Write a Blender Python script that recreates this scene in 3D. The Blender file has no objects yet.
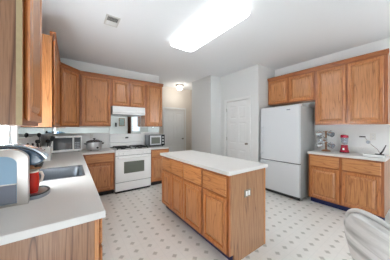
import bpy, bmesh, math, random
from mathutils import Vector, Matrix
random.seed(7)
PI = math.pi
S = bpy.context.scene
COL = S.collection

# ------------------------------------------------------------------ camera, sky, lights, exposure
YAW = math.atan(123/172)
cam = bpy.data.cameras.new('camera')
cam.sensor_fit = 'HORIZONTAL'; cam.sensor_width = 36
cam.lens = 172/390*36
cam.shift_y = -1.7/390
cam.clip_start = 0.02
camo = bpy.data.objects.new('camera', cam); COL.objects.link(camo)
camo.location = (0, 0, 1.38)
camo.rotation_euler = (PI/2, 0, -YAW)
S.camera = camo

W = bpy.data.worlds.new('sky'); S.world = W; W.use_nodes = True
wn = W.node_tree.nodes; bg = wn['Background']
bg.inputs['Color'].default_value = (0.78, 0.89, 1.0, 1)
bg.inputs['Strength'].default_value = 1.0

def area(name, loc, direction, sx, sy, power, color=(1, 1, 1)):
    l = bpy.data.lights.new(name, 'AREA'); l.shape = 'RECTANGLE'; l.size = sx; l.size_y = sy
    l.energy = power; l.color = color
    o = bpy.data.objects.new(name, l); COL.objects.link(o)
    o.location = loc
    o.rotation_euler = Vector(direction).to_track_quat('-Z', 'Z').to_euler()
    return o
# daylight at the windows; the upward fills and the side fill are added
area('daylight_patio_door', (-0.60, -1.35, 1.25), (1, 0, 0), 1.4, 1.7, 6, (0.88, 0.95, 1.0))
area('ceiling_fill_patio', (-0.62, -1.35, 0.50), (0.8, 1.0, 0.36), 1.4, 0.7, 104, (0.86, 0.94, 1.0))  # added upward fill lamp at the patio door, brightening the ceiling
area('daylight_sink_window', (-0.60, 1.93, 1.66), (1, -0.2, 0), 0.55, 1.08, 22, (0.86, 0.94, 1.0))
area('ceiling_fill_sink', (-0.60, 1.86, 1.36), (1.0, 0.15, 0.50), 0.46, 0.5, 92, (0.88, 0.95, 1.0))  # added upward fill lamp in the sink window, lifting the ceiling
area('side_fill', (4.31, -1.20, 1.92), (-1, 0.75, 0.0), 1.6, 0.9, 50, (0.88, 0.95, 1.0))  # added fill lamp at an invented right-wall opening, for the left cabinets
area('daylight_rear_window', (3.38, -2.36, 1.68), (0, 1, 0), 0.55, 1.0, 1.3, (0.70, 0.85, 1.0))

S.view_settings.view_transform = 'Standard'
S.view_settings.look = 'None'
S.view_settings.gamma = 1
S.view_settings.use_curve_mapping = False
S.view_settings.exposure = 0.18

# ------------------------------------------------------------------ materials
def srgb(r, g, b):
    f = lambda v: (v/255/12.92) if v/255 <= 0.04045 else ((v/255+0.055)/1.055)**2.4
    return (f(r), f(g), f(b), 1)

def mat(name, col, rough=0.5, metal=0.0, spec=0.5, bump=0.0, bscale=200, var=0.0, vscale=4, trans=0.0, emit=0.0, alpha=1.0, ecol=None, coat=0.0):
    m = bpy.data.materials.new(name); m.use_nodes = True
    nt = m.node_tree; n = nt.nodes; L = nt.links
    p = n['Principled BSDF']
    p.inputs['Base Color'].default_value = col
    p.inputs['Roughness'].default_value = rough
    p.inputs['Metallic'].default_value = metal
    p.inputs['Specular IOR Level'].default_value = spec
    p.inputs['Transmission Weight'].default_value = trans
    p.inputs['Coat Weight'].default_value = coat
    p.inputs['Alpha'].default_value = alpha
    if emit:
        p.inputs['Emission Color'].default_value = ecol or col
        p.inputs['Emission Strength'].default_value = emit
    tc = n.new('ShaderNodeTexCoord')
    if var:
        no = n.new('ShaderNodeTexNoise'); no.inputs['Scale'].default_value = vscale; no.inputs['Detail'].default_value = 4
        L.new(tc.outputs['Object'], no.inputs['Vector'])
        mx = n.new('ShaderNodeMix'); mx.data_type = 'RGBA'
        mx.inputs[6].default_value = tuple(c*(1-var) for c in col[:3])+(1,)
        mx.inputs[7].default_value = tuple(min(1, c*(1+var)) for c in col[:3])+(1,)
        L.new(no.outputs['Fac'], mx.inputs[0]); L.new(mx.outputs[2], p.inputs['Base Color'])
    if bump:
        nb = n.new('ShaderNodeTexNoise'); nb.inputs['Scale'].default_value = bscale; nb.inputs['Detail'].default_value = 3
        L.new(tc.outputs['Object'], nb.inputs['Vector'])
        b = n.new('ShaderNodeBump'); b.inputs['Strength'].default_value = bump; b.inputs['Distance'].default_value = 0.004
        L.new(nb.outputs['Fac'], b.inputs['Height']); L.new(b.outputs['Normal'], p.inputs['Normal'])
    return m

def oak(name, light, mid, dark, horizontal=False, rough=0.33, cath=1.0):
    m = bpy.data.materials.new(name); m.use_nodes = True
    nt = m.node_tree; n = nt.nodes; L = nt.links
    p = n['Principled BSDF']; p.inputs['Roughness'].default_value = rough
    p.inputs['Specular IOR Level'].default_value = 0.55
    p.inputs['Coat Weight'].default_value = 0.35; p.inputs['Coat Roughness'].default_value = 0.18
    tc = n.new('ShaderNodeTexCoord'); oi = n.new('ShaderNodeObjectInfo')
    ml = n.new('ShaderNodeVectorMath'); ml.operation = 'SCALE'; ml.inputs[0].default_value = (13.1, 7.7, 5.3)
    L.new(oi.outputs['Random'], ml.inputs['Scale'])
    ad = n.new('ShaderNodeVectorMath'); ad.operation = 'ADD'
    L.new(tc.outputs['Object'], ad.inputs[0]); L.new(ml.outputs[0], ad.inputs[1])
    def mp(across, along):
        k = n.new('ShaderNodeMapping')
        k.inputs['Scale'].default_value = (along, along, across) if horizontal else (across, across, along)
        L.new(ad.outputs[0], k.inputs['Vector']); return k
    # broad cathedral bands
    k1 = mp(13.0*cath, 0.9*cath)
    n1 = n.new('ShaderNodeTexNoise'); n1.inputs['Scale'].default_value = 1.0; n1.inputs['Detail'].default_value = 1.5
    L.new(k1.outputs[0], n1.inputs['Vector'])
    mu = n.new('ShaderNodeMath'); mu.operation = 'MULTIPLY'; mu.inputs[1].default_value = 7.0
    L.new(n1.outputs['Fac'], mu.inputs[0])
    fr = n.new('ShaderNodeMath'); fr.operation = 'PINGPONG'; fr.inputs[1].default_value = 0.5
    L.new(mu.outputs[0], fr.inputs[0])
    r1 = n.new('ShaderNodeValToRGB'); e = r1.color_ramp.elements
    e[0].position = 0.0; e[0].color = dark; e[1].position = 0.34; e[1].color = light
    q = e.new(0.10); q.color = mid
    d2 = n.new('ShaderNodeMath'); d2.operation = 'MULTIPLY'; d2.inputs[1].default_value = 2.0
    L.new(fr.outputs[0], d2.inputs[0]); L.new(d2.outputs[0], r1.inputs['Fac'])
    # fine pores
    k2 = mp(170, 6)
    n2 = n.new('ShaderNodeTexNoise'); n2.inputs['Scale'].default_value = 1.0; n2.inputs['Detail'].default_value = 3
    L.new(k2.outputs[0], n2.inputs['Vector'])
    r2 = n.new('ShaderNodeValToRGB'); e = r2.color_ramp.elements
    e[0].position = 0.32; e[0].color = (0.62, 0.55, 0.48, 1); e[1].position = 0.56; e[1].color = (1, 1, 1, 1)
    L.new(n2.outputs['Fac'], r2.inputs['Fac'])
    mx = n.new('ShaderNodeMix'); mx.data_type = 'RGBA'; mx.blend_type = 'MULTIPLY'; mx.inputs[0].default_value = 0.8
    L.new(r1.outputs[0], mx.inputs[6]); L.new(r2.outputs[0], mx.inputs[7])
    L.new(mx.outputs[2], p.inputs['Base Color'])
    b = n.new('ShaderNodeBump'); b.inputs['Strength'].default_value = 0.08; b.inputs['Distance'].default_value = 0.002
    L.new(n2.outputs['Fac'], b.inputs['Height']); L.new(b.outputs['Normal'], p.inputs['Normal'])
    return m

OL, OM, OD = srgb(196, 134, 83), srgb(184, 121, 71), srgb(148, 92, 51)
FL, FM, FD = srgb(170, 102, 55), srgb(158, 91, 48), srgb(130, 72, 37)  # face-frame oak: redder, and darkened to stand in for shade between doors
M = {}
M['oak'] = oak('honey_oak_upright', OL, OM, OD)
M['oak_h'] = oak('honey_oak_level', OL, OM, OD, True)
M['oak_frame_shaded'] = oak('honey_oak_frame_shaded_upright', FL, FM, FD)
M['oak_door'] = oak('honey_oak_door_frame', srgb(193, 124, 70), srgb(181, 111, 59), srgb(150, 88, 45))
M['oak_frame_shaded_h'] = oak('honey_oak_frame_shaded_level', FL, FM, FD, True)
M['oak_side_shaded'] = oak('shaded_oak_side', srgb(152, 112, 84), srgb(132, 93, 67), srgb(92, 62, 44), cath=0.55)  # end-panel oak greyed and darkened; shade and cool glare put into the colour
M['oak_end_shaded'] = oak('shaded_oak_island_end', srgb(166, 120, 82), srgb(152, 106, 70), srgb(118, 78, 48), cath=0.7)  # darker copy of the oak; the island end's weaker light is painted in
M['raw_edge'] = mat('raw_wood_edge', srgb(172, 152, 116), 0.6, var=0.12, vscale=40)
M['wall'] = mat('wall_paint', srgb(226, 226, 224), 0.8, bump=0.03, bscale=350)
M['ceil'] = mat('ceiling_paint', srgb(242, 243, 244), 0.9, bump=0.06, bscale=120)
M['wall_taupe'] = mat('hall_paint', srgb(222, 214, 204), 0.8)
M['white'] = mat('white_enamel', srgb(244, 244, 242), 0.25, coat=0.3)
M['trim'] = mat('white_trim_paint', srgb(236, 236, 234), 0.45)
M['wall_lit'] = mat('lit_wall_paint', srgb(244, 244, 242), 0.7)  # wall paint lightened in colour to offset shade under the wall cabinets
M['splash'] = mat('white_backsplash', srgb(242, 241, 238), 0.4)
M['door'] = mat('white_door_paint', srgb(234, 234, 232), 0.5)
M['laminate'] = mat('pale_laminate', srgb(214, 211, 207), 0.35, var=0.02, vscale=90)
M['steel'] = mat('stainless_steel', srgb(206, 208, 210), 0.28, metal=0.7)
M['steel_dark'] = mat('brushed_steel', srgb(150, 155, 160), 0.38, metal=0.9)
M['sink'] = mat('satin_sink_steel', srgb(112, 117, 123), 0.42, metal=0.7)
M['chrome'] = mat('chrome', srgb(215, 215, 215), 0.12, metal=1.0)
M['brass'] = mat('aged_nickel', srgb(150, 145, 135), 0.3, metal=1.0)
M['black'] = mat('black_plastic', srgb(22, 22, 24), 0.35)
M['iron'] = mat('cast_iron', srgb(28, 28, 28), 0.6)
M['glass_dark'] = mat('dark_glass', srgb(60, 66, 70), 0.06, spec=0.7)
M['oven_glass'] = mat('oven_glass', srgb(112, 116, 106), 0.3, spec=0.3)
M['navy'] = mat('navy_vinyl', srgb(18, 30, 84), 0.3)
M['dark_vinyl'] = mat('near_black_vinyl', srgb(30, 27, 26), 0.6)  # plain near-black vinyl for toe kicks and the stove plinth
M['mirror'] = mat('mirror_glass', srgb(226, 231, 230), 0.015, metal=1.0)
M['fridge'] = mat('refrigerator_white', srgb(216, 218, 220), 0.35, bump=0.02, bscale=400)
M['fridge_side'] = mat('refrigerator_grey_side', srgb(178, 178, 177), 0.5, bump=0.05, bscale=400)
M['gasket'] = mat('grey_gasket', srgb(95, 97, 98), 0.6)
M['diffuser'] = mat('light_diffuser', srgb(250, 250, 248), 0.6, emit=7.4, ecol=(0.93, 0.97, 1.0, 1))
M['side_glow'] = mat('light_lens_side', srgb(245, 245, 243), 0.6, emit=2.2, ecol=(0.93, 0.97, 1.0, 1))
M['hallglass'] = mat('lamp_glass', srgb(250, 246, 236), 0.5, emit=4.0, ecol=(1.0, 0.96, 0.9, 1))
M['vent_dark'] = mat('vent_throat', srgb(60, 54, 46), 0.8)
M['vent'] = mat('vent_paint', srgb(212, 210, 205), 0.6)
M['red'] = mat('red_ceramic', srgb(188, 36, 22), 0.22)
M['cream'] = mat('cream_ceramic', srgb(226, 214, 200), 0.3)
M['red_metal'] = mat('crimson_plastic', srgb(160, 12, 44), 0.25)
M['clear'] = mat('clear_plastic', srgb(222, 226, 236), 0.1, trans=0.75, spec=0.5)
M['tank'] = mat('smoky_blue_plastic', srgb(166, 198, 222), 0.10, trans=0.1)
M['lid_blue'] = mat('pale_blue_plastic', srgb(168, 190, 206), 0.15, coat=0.5)
M['water'] = mat('smoky_grey_plastic', srgb(126, 130, 142), 0.12)
M['blue_gloss'] = mat('blue_black_gloss', srgb(60, 82, 102), 0.12, coat=0.6)
M['silver'] = mat('silver_plastic', srgb(196, 190, 184), 0.32, metal=0.35)
M['wood_dark'] = mat('brown_wood', srgb(150, 104, 70), 0.5, var=0.15, vscale=30)
M['mug'] = mat('silver_grey_glaze', srgb(216, 219, 222), 0.12, metal=0.85)
M['vinyl'] = None
M['plate'] = mat('outlet_plate', srgb(232, 230, 224), 0.4)
M['plate_tan'] = mat('pewter_plate', srgb(140, 130, 116), 0.4, metal=0.5)
M['slot'] = mat('outlet_slots', srgb(90, 88, 84), 0.6)
M['curtain'] = mat('sheer_curtain', srgb(228, 232, 238), 0.8, var=0.03, vscale=20)
M['brown'] = mat('brown_drape', srgb(128, 84, 60), 0.8, var=0.1, vscale=30)
M['paint_pic'] = mat('grey_green_print', srgb(150, 166, 160), 0.6, var=0.35, vscale=14)
M['window_glass'] = mat('window_glass', (1, 1, 1, 1), 0.0, trans=1.0, spec=0.3)
M['grille'] = mat('grey_grille', srgb(70, 70, 70), 0.6)

def vinyl_floor():
    m = bpy.data.materials.new('cream_vinyl_with_grey_diamonds'); m.use_nodes = True
    nt = m.node_tree; n = nt.nodes; L = nt.links; p = n['Principled BSDF']
    p.inputs['Roughness'].default_value = 0.32
    tc = n.new('ShaderNodeTexCoord')
    P = 0.1572
    def axis(out, off):
        a = n.new('ShaderNodeMath'); a.operation = 'SUBTRACT'; a.inputs[1].default_value = off - P/2
        L.new(out, a.inputs[0])
        b = n.new('ShaderNodeMath'); b.operation = 'FLOORED_MODULO'; b.inputs[1].default_value = P
        L.new(a.outputs[0], b.inputs[0])
        c = n.new('ShaderNodeMath'); c.operation = 'SUBTRACT'; c.inputs[1].default_value = P/2
        L.new(b.outputs[0], c.inputs[0])
        d = n.new('ShaderNodeMath'); d.operation = 'ABSOLUTE'; L.new(c.outputs[0], d.inputs[0])
        return d
    sp = n.new('ShaderNodeSeparateXYZ'); L.new(tc.outputs['Object'], sp.inputs[0])
    ax, ay = axis(sp.outputs[0], 0.746), axis(sp.outputs[1], 2.745)
    su = n.new('ShaderNodeMath'); su.operation = 'ADD'
    L.new(ax.outputs[0], su.inputs[0]); L.new(ay.outputs[0], su.inputs[1])
    rd = n.new('ShaderNodeMapRange'); rd.inputs['From Min'].default_value = 0.024; rd.inputs['From Max'].default_value = 0.038
    rd.inputs['To Min'].default_value = 1; rd.inputs['To Max'].default_value = 0
    L.new(su.outputs[0], rd.inputs['Value'])
    # faint lines midway between the diamonds
    mxm = n.new('ShaderNodeMath'); mxm.operation = 'MAXIMUM'
    L.new(ax.outputs[0], mxm.inputs[0]); L.new(ay.outputs[0], mxm.inputs[1])
    rl = n.new('ShaderNodeMapRange'); rl.inputs['From Min'].default_value = P/2-0.004; rl.inputs['From Max'].default_value = P/2-0.001
    L.new(mxm.outputs[0], rl.inputs['Value'])
    no = n.new('ShaderNodeTexNoise'); no.inputs['Scale'].default_value = 16; no.inputs['Detail'].default_value = 5
    L.new(tc.outputs['Object'], no.inputs['Vector'])
    c0 = n.new('ShaderNodeMix'); c0.data_type = 'RGBA'
    c0.inputs[6].default_value = srgb(234, 231, 224); c0.inputs[7].default_value = srgb(244, 242, 237)
    L.new(no.outputs['Fac'], c0.inputs[0])
    c1 = n.new('ShaderNodeMix'); c1.data_type = 'RGBA'; c1.inputs[7].default_value = srgb(226, 225, 220)
    s1 = n.new('ShaderNodeMath'); s1.operation = 'MULTIPLY'; s1.inputs[1].default_value = 0.6
    L.new(rl.outputs[0], s1.inputs[0]); L.new(s1.outputs[0], c1.inputs[0]); L.new(c0.outputs[2], c1.inputs[6])
    c2 = n.new('ShaderNodeMix'); c2.data_type = 'RGBA'; c2.inputs[7].default_value = srgb(196, 193, 185)
    L.new(rd.outputs[0], c2.inputs[0]); L.new(c1.outputs[2], c2.inputs[6])
    L.new(c2.outputs[2], p.inputs['Base Color'])
    return m
M['floor'] = vinyl_floor()

def leather():
    m = mat('pale_grey_leatherette', srgb(244, 244, 243), 0.32)
    nt = m.node_tree; n = nt.nodes; L = nt.links; p = n['Principled BSDF']
    tc = n.new('ShaderNodeTexCoord'); k = n.new('ShaderNodeMapping')
    k.inputs['Rotation'].default_value = (0, math.radians(-32), 0); k.inputs['Scale'].default_value = (2.2, 6, 19)
    L.new(tc.outputs['Object'], k.inputs['Vector'])
    no = n.new('ShaderNodeTexNoise'); no.inputs['Scale'].default_value = 1.0; no.inputs['Detail'].default_value = 3
    no.inputs['Distortion'].default_value = 0.6
    L.new(k.outputs[0], no.inputs['Vector'])
    b = n.new('ShaderNodeBump'); b.inputs['Strength'].default_value = 0.9; b.inputs['Distance'].default_value = 0.03
    L.new(no.outputs['Fac'], b.inputs['Height']); L.new(b.outputs['Normal'], p.inputs['Normal'])
    r = n.new('ShaderNodeValToRGB'); e = r.color_ramp.elements  # crease shade put into the colour, greyer where the bump dips
    e[0].position = 0.36; e[0].color = srgb(196, 196, 194); e[1].position = 0.52; e[1].color = srgb(246, 246, 245)
    L.new(no.outputs['Fac'], r.inputs['Fac']); L.new(r.outputs[0], p.inputs['Base Color'])
    return m
M['vinyl'] = leather()

# ------------------------------------------------------------------ mesh helpers
def nb(): return bmesh.new()

def obj(name, bm, material, parent=None, smooth=False):
    bmesh.ops.recalc_face_normals(bm, faces=bm.faces)
    me = bpy.data.meshes.new(name); bm.to_mesh(me); bm.free()
    if smooth:
        for f in me.polygons: f.use_smooth = True
        try: me.set_sharp_from_angle(angle=math.radians(40))
        except Exception: pass
    me.materials.append(material if not isinstance(material, str) else M[material])
    o = bpy.data.objects.new(name, me); COL.objects.link(o)
    if parent: o.parent = parent
    return o

def tag(o, label, cat, group=None):
    o['label'] = label; o['category'] = cat
    if group: o['group'] = group
    return o

def thing(name, label, cat, loc=(0, 0, 0), deg=0, group=None):
    o = bpy.data.objects.new(name, None); COL.objects.link(o)
    o.empty_display_size = 0.1
    o.location = loc; o.rotation_euler = (0, 0, math.radians(deg))
    return tag(o, label, cat, group)

def struct(name, bm, material, parent=None, smooth=False):
    o = obj(name, bm, material, parent, smooth)
    o['kind'] = 'structure'
    return o

def box(bm, x0, x1, y0, y1, z0, z1, bev=0.0, seg=2):
    x0, x1 = min(x0, x1), max(x0, x1); y0, y1 = min(y0, y1), max(y0, y1); z0, z1 = min(z0, z1), max(z0, z1)
    t = bmesh.new()
    v = [t.verts.new(c) for c in ((x0,y0,z0),(x1,y0,z0),(x1,y1,z0),(x0,y1,z0),(x0,y0,z1),(x1,y0,z1),(x1,y1,z1),(x0,y1,z1))]
    for q in ((3,2,1,0),(4,5,6,7),(0,1,5,4),(1,2,6,5),(2,3,7,6),(3,0,4,7)):
        t.faces.new([v[i] for i in q])
    if bev > 0:
        bmesh.ops.bevel(t, geom=list(t.edges), offset=bev, segments=seg, affect='EDGES', profile=0.5)
    me = bpy.data.meshes.new('tmp'); t.to_mesh(me); t.free(); bm.from_mesh(me); bpy.data.meshes.remove(me)
    return bm

def B(*a, bev=0.0, seg=2): return box(nb(), *a, bev=bev, seg=seg)

def prism(bm, pts, axis, a, b, bev=0.0):
    """extrude a closed 2-D outline; axis 'x': pts=(y,z), 'y': pts=(x,z), 'z': pts=(x,y)"""
    def mk(p, t):
        return {'x': (t, p[0], p[1]), 'y': (p[0], t, p[1]), 'z': (p[0], p[1], t)}[axis]
    t = bmesh.new()
    v0 = [t.verts.new(mk(p, a)) for p in pts]; v1 = [t.verts.new(mk(p, b)) for p in pts]
    t.faces.new(v0); t.faces.new(list(reversed(v1)))
    k = len(pts)
    for i in range(k): t.faces.new((v0[i], v0[(i+1) % k], v1[(i+1) % k], v1[i]))
    bmesh.ops.recalc_face_normals(t, faces=t.faces)
    if bev:
        ed = [e for e in t.edges if abs(mkc(e.verts[0].co, axis)-mkc(e.verts[1].co, axis)) < 1e-6]
        bmesh.ops.bevel(t, geom=ed, offset=bev, segments=2, affect='EDGES', profile=0.5)
    me = bpy.data.meshes.new('tmp'); t.to_mesh(me); t.free(); bm.from_mesh(me); bpy.data.meshes.remove(me)
    return bm
def mkc(co, axis): return co['xyz'.index(axis)]

def lathe(bm, prof, cx=0, cy=0, cz=0, n=28, sx=1, sy=1):
    rings = []
    for r, z in prof:
        if r < 1e-5: rings.append([bm.verts.new((cx, cy, cz+z))])
        else: rings.append([bm.verts.new((cx+sx*r*math.cos(2*PI*i/n), cy+sy*r*math.sin(2*PI*i/n), cz+z)) for i in range(n)])
    for a, b in zip(rings, rings[1:]):
        for i in range(n):
            j = (i+1) % n
            if len(a) == 1 and len(b) == 1: continue
            if len(a) == 1: bm.faces.new((a[0], b[j], b[i]))
            elif len(b) == 1: bm.faces.new((a[i], a[j], b[0]))
            else: bm.faces.new((a[i], a[j], b[j], b[i]))
    return bm

def tube(bm, pts, r, n=10, closed=False):
    pts = [Vector(p) for p in pts]; rr = r if isinstance(r, (list, tuple)) else [r]*len(pts)
    rings = []; prev = None
    for i, p in enumerate(pts):
        if closed: d = pts[(i+1) % len(pts)]-pts[i-1]
        else: d = pts[min(i+1, len(pts)-1)]-pts[max(i-1, 0)]
        d.normalize()
        if prev is None:
            u = d.orthogonal().normalized()
        else:
            u = prev-d*prev.dot(d)
            u = u.normalized() if u.length > 1e-6 else d.orthogonal().normalized()
        prev = u; w = d.cross(u)
        rings.append([bm.verts.new(p+(u*math.cos(2*PI*k/n)+w*math.sin(2*PI*k/n))*rr[i]) for k in range(n)])
    m = len(rings)
    for i in range(m if closed else m-1):
        a, b = rings[i], rings[(i+1) % m]
        for k in range(n): bm.faces.new((a[k], a[(k+1) % n], b[(k+1) % n], b[k]))
    if not closed:
        bm.faces.new(list(reversed(rings[0]))); bm.faces.new(rings[-1])
    return bm

def rot_copy(bm, mtx):
    bmesh.ops.transform(bm, matrix=mtx, verts=bm.verts); return bm

def ringed(bm, x0, x1, z0, z1, loops, cap0=True, cap1=True):
    rings = [[bm.verts.new(c) for c in ((x0+i, yy, z0+i), (x1-i, yy, z0+i), (x1-i, yy, z1-i), (x0+i, yy, z1-i))] for i, yy in loops]
    for a, b in zip(rings, rings[1:]):
        for i in range(4): bm.faces.new((a[i], a[(i+1) % 4], b[(i+1) % 4], b[i]))
    if cap1: bm.faces.new(rings[-1])
    if cap0: bm.faces.new(list(reversed(rings[0])))
    return bm

def cab_door(x0, x1, z0, z1, y, parent, t=0.023, frame=0.047):
    """oak door: undercut outer edge, frame with a deep slot, bevelled raised panel as its own piece"""
    f = frame
    d = obj('door', ringed(nb(), x0, x1, z0, z1, [(0.014, y+t), (0.0, y+0.010), (0.0, y+0.006), (0.004, y+0.001), (0.008, y), (f-0.010, y), (f-0.003, y+0.005), (f, y+0.019)]), 'oak_door', parent)
    obj('panel', ringed(nb(), x0+f+0.001, x1-f-0.001, z0+f+0.001, z1-f-0.001, [(0.0, y+0.0185), (0.010, y+0.0180), (0.012, y+0.011), (0.036, y+0.002), (0.040, y+0.0005)]), 'oak', d)
    return d

def slab(bm, x0, x1, z0, z1, y, t=0.023):
    loops = [(0.012, y+t), (0.0, y+0.010), (0.0, y+0.006), (0.004, y+0.002), (0.010, y)]
    rings = [[bm.verts.new(c) for c in ((x0+i, yy, z0+i), (x1-i, yy, z0+i), (x1-i, yy, z1-i), (x0+i, yy, z1-i))] for i, yy in loops]
    for a, b in zip(rings, rings[1:]):
        for i in range(4): bm.faces.new((a[i], a[(i+1) % 4], b[(i+1) % 4], b[i]))
    bm.faces.new(rings[-1]); bm.faces.new(list(reversed(rings[0])))
    return bm

# ------------------------------------------------------------------ the setting
XL, XR, YB, YREAR, ZC = -0.465, 4.17, 4.54, -2.2, 2.85
YH = 5.5           # far wall of the hallway
T = 0.12

struct('floor', B(XL-T, 4.9, YREAR-T, YH+T, -0.05, 0.0), 'floor')
struct('ceiling', B(XL-T, 4.9, YREAR-T, YH+T, ZC, ZC+0.08), 'ceil')

def wall_holes(x_is_y, c0, c1, a0, a1, holes):
    """wall slab between c0..c1 (thickness axis), a0..a1 along, with rectangular holes (a,b,z0,z1)"""
    bm = nb()
    cuts = sorted(holes); cur = a0
    def put(p, q, z0, z1):
        if q-p < 1e-4 or z1-z0 < 1e-4: return
        if x_is_y: box(bm, c0, c1, p, q, z0, z1)
        else: box(bm, p, q, c0, c1, z0, z1)
    for (p, q, z0, z1) in cuts:
        put(cur, p, 0, ZC); put(p, q, 0, z0); put(p, q, z1, ZC); cur = q
    put(cur, a1, 0, ZC)
    return bm
SW = (1.63, 2.43, 1.10, 2.22)            # window over the sink
PD = (-2.08, -0.62, 0.08, 2.12)           # patio door towards the garden
struct('wall_left', wall_holes(True, XL-T, XL, YREAR-T, YH+T, [PD, SW]), 'wall')
struct('wall_back', B(XL, 2.0, YB, YB+T, 0, ZC), 'wall_lit')
EW = (-2.02, -0.38, 1.44, 2.40); RW2 = (3.10, 3.66, 1.15, 2.2)  # EW is an added opening for the side fill light
struct('wall_rear', wall_holes(False, YREAR-T, YREAR, XL, XR, [RW2]), 'wall')
struct('wall_right', wall_holes(True, XR, XR+T, YREAR-T, 2.36, [EW]), 'wall_lit')
CX = 3.47
DY0, DY1, DZ = 2.62, 3.38, 2.10
struct('wall_alcove', B(CX+T, XR+T, 2.36, 2.36+T, 0, ZC), 'wall')
struct('wall_closet', wall_holes(True, CX, CX+T, 2.36, 3.60, [(DY0, DY1, 0.0, DZ)]), 'wall')
struct('wall_corner', B(3.11, CX, 3.60, 3.60+T, 0, ZC), 'wall')
struct('wall_passage', B(3.11, 3.11+T, 3.60+T, 4.52, 0, ZC), 'wall')
struct('wall_hall', B(XL, 4.9, YH, YH+T, 0, ZC), 'wall_taupe')
struct('wall_hall_right', B(3.72, 3.72+T, 4.52, YH, 0, ZC), 'wall_taupe')
struct('wall_hall_side', B(3.11+T, 3.72+T, 4.40, 4.52, 0, ZC), 'wall_taupe')
struct('baseboard_right', B(XR-0.014, XR-0.0005, YREAR, 0.405, 0, 0.09, bev=0.003), 'trim')
struct('baseboard_closet', B(CX-0.013, CX-0.0005, 2.362, DY0-0.07, 0, 0.09, bev=0.003), 'trim')
struct('baseboard_corner', B(3.12, CX-0.014, 3.587, 3.5995, 0, 0.09, bev=0.003), 'trim')

def window(name, axis, c, a0, a1, z0, z1, inside, mull=1, deep=T):
    """framed window filling the wall hole; inside = +1/-1 direction of the room along the thickness axis"""
    root = bpy.data.objects.new(name, None); COL.objects.link(root); root['kind'] = 'structure'
    if axis == 'x': root.location = (c, (a0+a1)/2, z0); root.rotation_euler = (0, 0, PI/2 if inside > 0 else -PI/2)
    else: root.location = ((a0+a1)/2, c, z0); root.rotation_euler = (0, 0, PI if inside > 0 else 0)
    w = (a1-a0)/2; h = z1-z0; f = 0.045
    bm = nb()   # local: x along, y into the wall (0 = room face), z up
    box(bm, -w, -w+f, 0.03, 0.08, 0, h); box(bm, w-f, w, 0.03, 0.08, 0, h)
    box(bm, -w+f, w-f, 0.03, 0.08, 0, f); box(bm, -w+f, w-f, 0.03, 0.08, h-f, h)
    for k in range(mull):
        x = -w+(k+1)*2*w/(mull+1); box(bm, x-0.022, x+0.022, 0.03, 0.08, f, h-f)
    o = obj('window_frame', bm, 'trim', root)
    bm = nb(); g = 0.065
    box(bm, -w-g, -w, -0.018, -0.0005, -g, h+g, bev=0.004); box(bm, w, w+g, -0.018, -0.0005, -g, h+g, bev=0.004)
    box(bm, -w, w, -0.018, -0.0005, h, h+g, bev=0.004); box(bm, -w, w, -0.03, -0.0005, -g, 0, bev=0.004)
    obj('casing', bm, 'trim', root)
    obj('pane', B(-w+f, w-f, 0.052, 0.056, f, h-f), 'window_glass', root)
    return root
window('window_1', 'x', XL, *SW[:2], SW[2], SW[3], 1, 1)
window('window_2', 'x', XL, *PD[:2], PD[2], PD[3], 1, 1)
window('added_window_4', 'x', XR, *EW[:2], EW[2], EW[3], -1, 1)  # added window, put in to carry the side fill light
window('window_3', 'y', YREAR, *RW2[:2], RW2[2], RW2[3], 1, 0)

def sixpanel(bm, w, h, t):
    """door leaf: x 0..w, front y=0, with six raised panels"""
    cols = [(0.11, w/2-0.045), (w/2+0.045, w-0.11)]
    rows = [(0.20, 0.20+0.30*h), (0.20+0.30*h+0.16, 0.72*h+0.02), (0.78*h, h-0.13)]
    xs = sorted({0, w, *[c for q in cols for c in q]}); zs = sorted({0, h, *[r for q in rows for r in q]})
    for i in range(len(xs)-1):
        for j in range(len(zs)-1):
            x0, x1, z0, z1 = xs[i], xs[i+1], zs[j], zs[j+1]
            if (x0, x1) in cols and (z0, z1) in rows:
                lp = [(0, 0), (0.012, 0.012), (0.02, 0.012), (0.055, 0.003)]
                rings = [[bm.verts.new(c) for c in ((x0+k, y, z0+k), (x1-k, y, z0+k), (x1-k, y, z1-k), (x0+k, y, z1-k))] for k, y in lp]
                for a, b in zip(rings, rings[1:]):
                    for q in range(4): bm.faces.new((a[q], a[(q+1) % 4], b[(q+1) % 4], b[q]))
                bm.faces.new(rings[-1])
            else:
                bm.faces.new([bm.verts.new(c) for c in ((x0, 0, z0), (x1, 0, z0), (x1, 0, z1), (x0, 0, z1))])
    bmesh.ops.remove_doubles(bm, verts=bm.verts, dist=1e-5)
    box(bm, 0, w, 0.013, t, 0, h)
    for (x0, x1, y0, y1, z0, z1) in ((0, 0.0005, 0, 0.013, 0, h), (w-0.0005, w, 0, 0.013, 0, h), (0, w, 0, 0.013, h-0.0005, h)):
        box(bm, x0, x1, y0, y1, z0, z1)
    return bm

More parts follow.
